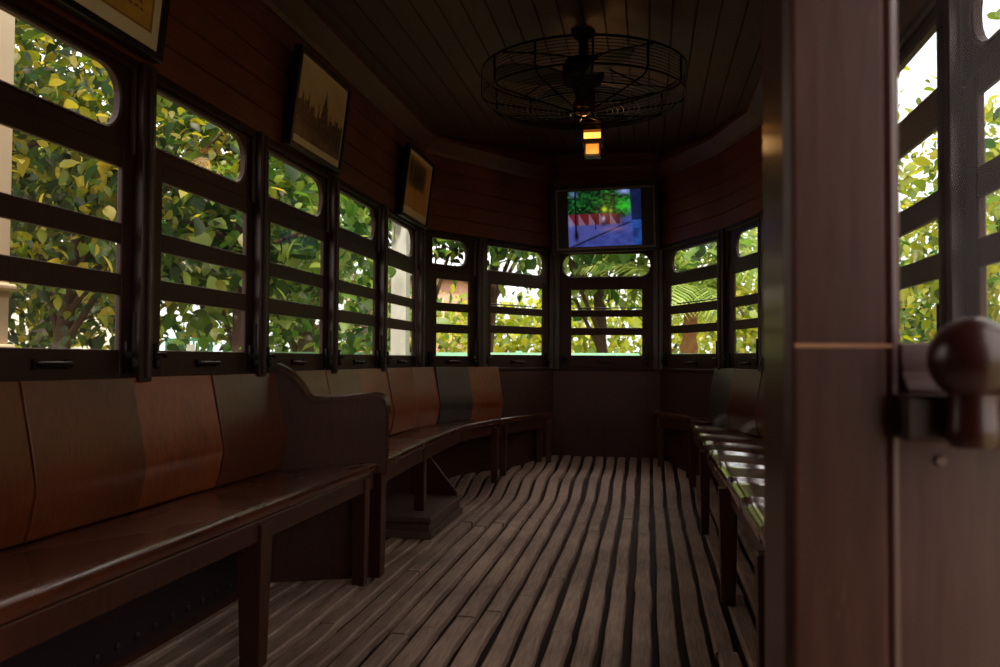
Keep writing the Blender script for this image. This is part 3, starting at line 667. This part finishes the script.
# ------------------------------------------------------------------ outside
GZ = -.75
MB().add([(-60, -20, GZ), (60, -20, GZ), (60, 80, GZ), (-60, 80, GZ)], [(0, 1, 2, 3)]).build('ground', M['ground'], kind='structure')
DENS = 1.4
def leaves(centres, size, up=.35, width=.62, seed=0):
    """numpy leaf cloud: each leaf a folded, pointed blade of 7 vertices"""
    r = np.random.default_rng(seed); n = len(centres)
    base = np.array([(0, 0, 0), (.14, -.26, .05), (.16, 0, .01), (.14, .26, .05), (.40, -.42, .08), (.42, 0, 0), (.40, .42, .08), (.72, -.29, .03), (.74, 0, -.05), (.72, .29, .03), (1.04, 0, -.16)])*np.array([1, width*1.3, 1])
    yaw = r.uniform(0, 2*np.pi, n); pit = r.normal(-.5, .55, n); rol = r.normal(0, .6, n); s = size*r.uniform(.5, 1.3, n)
    cy, sy, cp, sp, cr, sr_ = np.cos(yaw), np.sin(yaw), np.cos(pit), np.sin(pit), np.cos(rol), np.sin(rol)
    fx = np.stack([cy*cp, sy*cp, sp], 1); sd = np.stack([-sy, cy, np.zeros(n)], 1); nz = np.cross(fx, sd)
    sd2 = sd*cr[:, None]+nz*sr_[:, None]; nz2 = np.cross(fx, sd2)
    P = centres[:, None, :]+s[:, None, None]*(base[None, :, 0:1]*fx[:, None]+base[None, :, 1:2]*sd2[:, None]+base[None, :, 2:3]*nz2[:, None])
    V = P.reshape(-1, 3); faces = []
    for i in range(n):
        o = i*11
        faces += [(o, o+1, o+2), (o, o+2, o+3), (o+1, o+4, o+5, o+2), (o+2, o+5, o+6, o+3), (o+4, o+7, o+8, o+5), (o+5, o+8, o+9, o+6), (o+7, o+10, o+8), (o+8, o+10, o+9)]
    return V.tolist(), faces
def foliage(name, centres, size, mat, parent, seed=0, width=.62):
    v, f = leaves(np.asarray(centres), size, seed=seed, width=width); me = bpy.data.meshes.new(name); me.from_pydata(v, [], f); me.materials.append(mat)
    me.polygons.foreach_set('use_smooth', [True]*len(f)); o = bpy.data.objects.new(name, me); COL.objects.link(o); o.parent = parent; return o
def tree(label, x, y, zc, rad, n, size, mat, seed, trunk=.10, lean=(0, 0), nb=7, clumps=26, name='tree', group=None, width=.62, spread=.30):
    r = np.random.default_rng(seed); root = empty(name, label, 'tree', (x, y, GZ), 0, group or 'trees outside the tram')
    H = zc-GZ; tp = [(0, 0, -.05), (lean[0]*.25+r.uniform(-.06, .06), lean[1]*.25, H*.35), (lean[0]*.6+r.uniform(-.1, .1), lean[1]*.6, H*.65), (lean[0], lean[1], H*1.05)]
    MB().tube(tp, [trunk*1.35, trunk, trunk*.8, trunk*.45], 10).build('trunk', M['bark'], root)
    cs = []
    for k in range(clumps):
        d = r.normal(size=3); d /= np.linalg.norm(d); q = r.uniform(.35, 1.)**.6
        cs.append(np.array([lean[0]+d[0]*rad[0]*q, lean[1]+d[1]*rad[1]*q, H+d[2]*rad[2]*q]))
    for k in range(nb):
        e = cs[k]; s = Vector(tp[1]).lerp(Vector(tp[3]), r.uniform(.1, .85)); m = s.lerp(Vector(e), .5)+Vector((r.uniform(-.15, .15), r.uniform(-.15, .15), r.uniform(0, .2)))
        MB().tube([s, m, e], [trunk*.42, trunk*.28, trunk*.1], 7).build('branch', M['bark'], root)
    n = int(n*DENS); size = size*.86; idx = r.integers(0, clumps, n); c = np.array(cs)[idx]+r.normal(size=(n, 3))*np.array(rad)*spread
    foliage('foliage', c, size, mat, root, seed, width); return root
# left side, near to far
tree('broad-leaved yellow-green tree outside the nearest left window', -4.3, 3.9, 2.85, (1.5, 1.5, 1.3), 2600, .125, M['leaf_l'], 1, .085, (-.2, .3), 8)
tree('broad-leaved tree with dark leaning trunk behind the nearest left window', -6.6, 6.3, 2.85, (2.0, 1.9, 1.7), 3400, .15, M['leaf_l'], 2, .15, (.8, -.4), 8)
tree('tree with several thin branches outside the second left window', -4.9, 6.3, 2.8, (1.5, 1.3, 1.25), 2400, .125, M['leaf_l'], 3, .075, (.25, .25), 9)
tree('large-leaved bright green tree outside the third left window', -3.6, 7.0, 2.55, (1.15, 1.1, 1.0), 1300, .19, M['leaf_g'], 4, .07, (.0, .1), 6, 20, width=.78)
tree('green tree with straight trunk seen through the fourth left window', -4.2, 9.8, 2.75, (1.5, 1.4, 1.5), 1900, .2, M['leaf_g'], 5, .11, (.1, 0), 7, width=.7)
tree('dark green tree seen in the narrow angled left window', -3.1, 11.4, 3.3, (1.3, 1.3, .8), 1500, .18, M['leaf_d'], 6, .08, (.1, 0), 6)
tree('tall shaded tree behind the left-hand garden', -9.5, 9.5, 3.2, (2.6, 2.4, 2.3), 3000, .24, M['leaf_d'], 7, .16, (0, 0), 6)
tree('olive tree far off beyond the second left window', -9.0, 13.5, 2.7, (2.5, 2.4, 2.1), 2600, .26, M['leaf_l'], 8, .14, (0, 0), 6)
tree('round green tree behind the straight-trunked one', -6.6, 15.5, 2.4, (2.4, 2.2, 2.0), 2400, .26, M['leaf_g'], 9, .13, (0, 0), 6)
# beyond the end wall
tree('dark-trunked tree standing in the middle of the end window', -.62, 10.8, 2.85, (1.9, 1.3, 1.05), 1500, .2, M['leaf_g'], 10, .075, (.1, 0), 8, 22, spread=.24)
tree('pale green spreading tree above the left end window', -2.5, 13.0, 3.3, (1.9, 1.5, .85), 1300, .2, M['leaf_g'], 11, .1, (.2, 0), 6, 18, spread=.26)
tree('low rounded yellow-green tree in the distance, left of the end window', -3.2, 19.0, 1.0, (2.6, 2.0, 1.2), 2200, .25, M['leaf_y'], 12, .12, (0, 0), 4)
tree('low rounded green tree in the distance behind the end window', .1, 21.0, 1.0, (2.6, 2.0, 1.5), 2200, .25, M['leaf_y'], 13, .12, (0, 0), 4)
tree('bushy yellow-green tree behind the palm', 2.2, 14.5, 1.3, (1.6, 1.4, 1.8), 2200, .2, M['leaf_y'], 14, .1, (0, 0), 5)
# right side
tree('bright yellow-green tree outside the right window beyond the door glass', 2.7, 6.1, 1.62, (1.1, 1.3, 1.15), 3800, .095, M['leaf_y'], 15, .07, (0, 0), 6)
tree('green leafy tree at the right edge beyond the door glass', 2.9, 3.9, 1.25, (1.0, 1.2, 1.15), 3800, .095, M['leaf_g'], 16, .07, (0, 0), 6)
tree('tall yellowish tree farther out on the right', 5.0, 8.5, 1.6, (1.7, 1.8, 1.7), 2400, .18, M['leaf_y'], 17, .12, (0, 0), 6)
tree('leafy tree outside the far right corner', 2.6, 10.0, 1.25, (1.1, 1.3, 1.15), 1900, .16, M['leaf_g'], 18, .09, (0, 0), 6)
# low shrubs
def shrub(label, x, y, rad, n, size, mat, seed):
    r = np.random.default_rng(seed); root = empty('shrub', label, 'shrub', (x, y, GZ), 0, 'shrubs outside the tram')
    d = r.normal(size=(n, 3)); d /= np.linalg.norm(d, axis=1)[:, None]; q = r.uniform(.3, 1, n)**.4
    c = d*q[:, None]*np.array(rad); c[:, 2] = np.abs(c[:, 2])
    foliage('foliage', c, size, mat, root, seed)
    st = MB()
    for k in range(5): a = k*1.3; st.tube([(0, 0, -.02), (math.cos(a)*rad[0]*.4, math.sin(a)*rad[1]*.4, rad[2]*.6)], [.02, .008], 6)
    st.build('stem', M['bark'], root)
shrub('yellow-leaved shrub at the lower right of the end window', -.12, 9.1, (.28, .28, 1.72), 300, .12, M['leaf_y'], 31)
shrub('lime shrub right of the palm trunk', 1.35, 10.4, (.5, .5, 1.9), 700, .15, M['leaf_y'], 32)
shrub('low lime shrub left of the palm trunk', .1, 12.2, (.6, .5, 1.9), 700, .15, M['leaf_y'], 33)
shrub('green shrub behind the mint railing, seen in the third left window', -4.7, 10.9, (.9, .9, 2.0), 1100, .16, M['leaf_g'], 34)
shrub('bright hedge-like shrub low outside the right windows', 2.2, 4.9, (.8, 1.4, 1.5), 1500, .12, M['leaf_y'], 37)
# palm
pm = empty('palm_tree', 'palm tree with thick brown trunk and drooping fronds outside the right corner window', 'palm', (.47, 9.9, GZ))
tr = MB(); pts = []; rs = []
for i in range(22): z = i*.105; pts.append((.01*math.sin(i), .0, z-.03)); rs.append(.135-.0032*i+(.02 if i % 2 else 0)+.006*math.sin(i*2.3))
tr.tube(pts, rs, 14).build('trunk', M['palmbark'], pm)
for i in range(16):
    a = i*2.399+.3; el = (1.3, .95, .7, .5)[i % 4]; Lr = 1.5+.25*(i % 3); fr = MB(); p = Vector((0, 0, 2.25)); th = el; stn = []
    for k in range(13):
        stn.append((p.copy(), th)); p = p+Vector((math.cos(a)*math.cos(th), math.sin(a)*math.cos(th), math.sin(th)))*(Lr/12); th -= .12
    fr.tube([q for q, _ in stn], [.018-.0012*k for k in range(13)], 5)
    sd = Vector((-math.sin(a), math.cos(a), 0))
    for k in range(1, 25):
        q0, t0 = stn[k//2]; q1 = stn[min(12, k//2+1)][0]; q = q0.lerp(q1, .5*(k % 2)); fw = Vector((math.cos(a)*math.cos(t0), math.sin(a)*math.cos(t0), math.sin(t0)))
        ll = .46*math.sin(math.pi*min(1, (k+3)/27))+.06
        for sg in (-1, 1):
            e = q+sd*sg*ll*.75+fw*ll*.55+Vector((0, 0, -ll*.42)); m = q.lerp(e, .5)+Vector((0, 0, .05)); wv = fw*.017
            fr.add([q-wv, q+wv, m+wv*1.3, m-wv*1.3, e], [(0, 1, 2, 3), (3, 2, 4)])
    fr.build('frond', M['palm'], pm, fixn=False, split=False)
# pillars, fence, gate, buildings
tag(MB().box(-.25, .25, -.25, .25, 0, 5.2).box(-.29, .29, -.29, .29, 0, .25).box(-.27, .27, -.27, .27, 1.62, 1.66).box(-.27, .27, -.27, .27, 1.88, 1.91).build('square_pillar', M['column'], loc=(-2.85, 2.86, GZ), bevel=.01), 'beige plastered square pillar outside the nearest left window', 'pillar')
tag(MB().box(-.085, .085, -.085, .085, 0, 5.0).box(-.11, .11, -.11, .11, 0, .2).build('square_pillar', M['white'], loc=(-2.68, 9.0, GZ), bevel=.008), 'slim white square pillar outside the fifth left window', 'pillar')
fz = HC+.075
fe = empty('railing_fence', 'long mint-green railing running behind the end of the tram', 'fence', (-2.5, 9.6, GZ))
MB().box(-5.2, 4.2, -.03, .03, fz-GZ-.06, fz-GZ).build('top_rail', M['mint'], fe); MB().box(-5.2, 4.2, -.02, .02, .15, .19).build('bottom_rail', M['mint'], fe)
br = MB()
for i in range(74): xx = -5.1+i*.1265; br.box(xx-.009, xx+.009, -.009, .009, .17, fz-GZ-.04)
br.build('bars', M['mint'], fe)
for xx in (-5.2, -2.1, 1.05, 4.2): MB().box(xx-.035, xx+.035, -.035, .035, 0, fz-GZ+.02).build('fence_post', M['mint'], fe)
gt = empty('metal_gate', 'small green barred metal gate far outside the second left window', 'gate', (-7.5, 13.0, GZ))
zt_ = HC+.32-GZ
MB().box(-.42, .42, -.02, .02, zt_-.05, zt_).box(-.42, -.38, -.02, .02, 0, zt_).box(.38, .42, -.02, .02, 0, zt_).box(-.42, .42, -.02, .02, .1, .15).build('gate_frame', M['mintdark'], gt)
gb = MB()
for i in range(9): xx = -.34+i*.085; gb.box(xx-.012, xx+.012, -.012, .012, .1, zt_-.03)
gb.build('bars', M['mintdark'], gt); MB().box(-.02, .12, -.03, -.02, zt_-.28, zt_-.1).build('sign_plate', M['white'], gt)
def house(label, x, y, w, dpt, h, wall, wins, rotz=0):
    r = empty('house', label, 'building', (x, y, GZ), rotz)
    MB().box(-w/2, w/2, 0, dpt, 0, h).build('wall', wall, r); MB().box(-w/2-.3, w/2+.3, -.3, dpt+.3, h, h+.2).build('roof', M['roof'], r)
    for wx, wz, ww, wh in wins:
        f = MB().box(wx-ww/2-.08, wx+ww/2+.08, -.06, .05, wz-.08, wz+wh+.08).build('window', M['pale'], r); MB().box(wx-ww/2, wx+ww/2, -.09, -.05, wz, wz+wh).build('pane', M['pane_dark'], f)
house('salmon-walled house with dark windows seen in the angled left window', -7.1, 24.0, 3.4, 5, 3.9, M['pink'], [(.9, 2.3, .6, 1.0), (-.9, 2.3, .6, 1.0)])
house('pale walled building glimpsed behind the left trees', -17.0, 17.0, 9.0, 5, 4.2, M['pale'], [(-3, 1.9, .9, 1.2), (0, 1.9, .9, 1.2), (3, 1.9, .9, 1.2)], math.radians(40))
house('pale low building at far left behind the trees', -18.5, 6.0, 6.0, 4, 3.4, M['pale'], [(-1.6, 1.6, .9, 1.1), (1.6, 1.6, .9, 1.1)], math.radians(62))

# ------------------------------------------------------------------ light, world, camera
wd = bpy.data.worlds.new('overcast'); S.world = wd; wd.use_nodes = True; nt = wd.node_tree; nt.nodes.clear()
o = nt.nodes.new('ShaderNodeOutputWorld'); bg = nt.nodes.new('ShaderNodeBackground')
tc = nt.nodes.new('ShaderNodeTexCoord'); sep = nt.nodes.new('ShaderNodeSeparateXYZ'); cr = nt.nodes.new('ShaderNodeValToRGB')
nt.links.new(tc.outputs['Generated'], sep.inputs[0]); mr = nt.nodes.new('ShaderNodeMapRange'); mr.inputs[1].default_value = -.2; mr.inputs[2].default_value = 1
nt.links.new(sep.outputs['Z'], mr.inputs[0]); nt.links.new(mr.outputs[0], cr.inputs[0])
cr.color_ramp.elements[0].color = (.55, .6, .6, 1); cr.color_ramp.elements[0].position = .1; cr.color_ramp.elements[1].color = (.86, .93, 1, 1); cr.color_ramp.elements[1].position = .35
nt.links.new(cr.outputs[0], bg.inputs[0]); bg.inputs[1].default_value = 1.8; nt.links.new(bg.outputs[0], o.inputs[0])
sun = bpy.data.lights.new('sun', 'SUN'); sun.energy = 5.0; sun.angle = math.radians(6); sun.color = (1, .95, .84)
so = bpy.data.objects.new('sun', sun); COL.objects.link(so); so.rotation_euler = (math.radians(36), 0, math.radians(8))
pt = bpy.data.lights.new('lantern_glow', 'POINT'); pt.energy = .6; pt.color = (1, .62, .25); pt.shadow_soft_size = .05
po = bpy.data.objects.new('lantern_glow', pt); COL.objects.link(po); po.location = (LX, LY-.12, 2.0)

cam = bpy.data.cameras.new('camera'); co = bpy.data.objects.new('camera', cam); COL.objects.link(co); S.camera = co
f = 850.; cam.sensor_width = 36; cam.lens = f/1000*36; cam.clip_start = .02; cam.clip_end = 300
yv = Vector((648-500, 360-333.5, f)).normalized()          # tram axis in (right, down, forward)
upc = Vector((0, -1, 0)); zv = (upc-yv*upc.dot(yv)).normalized(); xv = Vector((-(yv.cross(zv)).x, -(yv.cross(zv)).y, -(yv.cross(zv)).z))
if xv.x < 0: xv = -xv
# rows: world axes in camera axes -> camera matrix columns in the world
right = Vector((xv.x, yv.x, zv.x)); down = Vector((xv.y, yv.y, zv.y)); fwd = Vector((xv.z, yv.z, zv.z))
m = Matrix((( right.x, -down.x, -fwd.x, 0), (right.y, -down.y, -fwd.y, 0), (right.z, -down.z, -fwd.z, HC), (0, 0, 0, 1)))
co.matrix_world = m
cam.dof.use_dof = True; cam.dof.focus_distance = 3.6; cam.dof.aperture_fstop = 5.0
S.view_settings.view_transform = 'Standard'; S.view_settings.look = 'None'; S.view_settings.exposure = .5; S.view_settings.gamma = 1.
S.view_settings.use_curve_mapping = True
cmap = S.view_settings.curve_mapping                      # the photograph's lifted, slightly warm shadows
for ci, pts_ in enumerate((((.02, .026), (.10, .125), (.40, .44)), ((.02, .0195), (.10, .102), (.40, .41)), ((.02, .0170), (.10, .090), (.40, .385)))):
    for q in pts_: cmap.curves[ci].points.new(*q)
cmap.update()
S.cycles.max_bounces = 10; S.cycles.diffuse_bounces = 5; S.cycles.transparent_max_bounces = 16; S.cycles.sample_clamp_indirect = 6
S.cycles.use_denoising = True; S.cycles.caustics_reflective = False; S.cycles.caustics_refractive = False
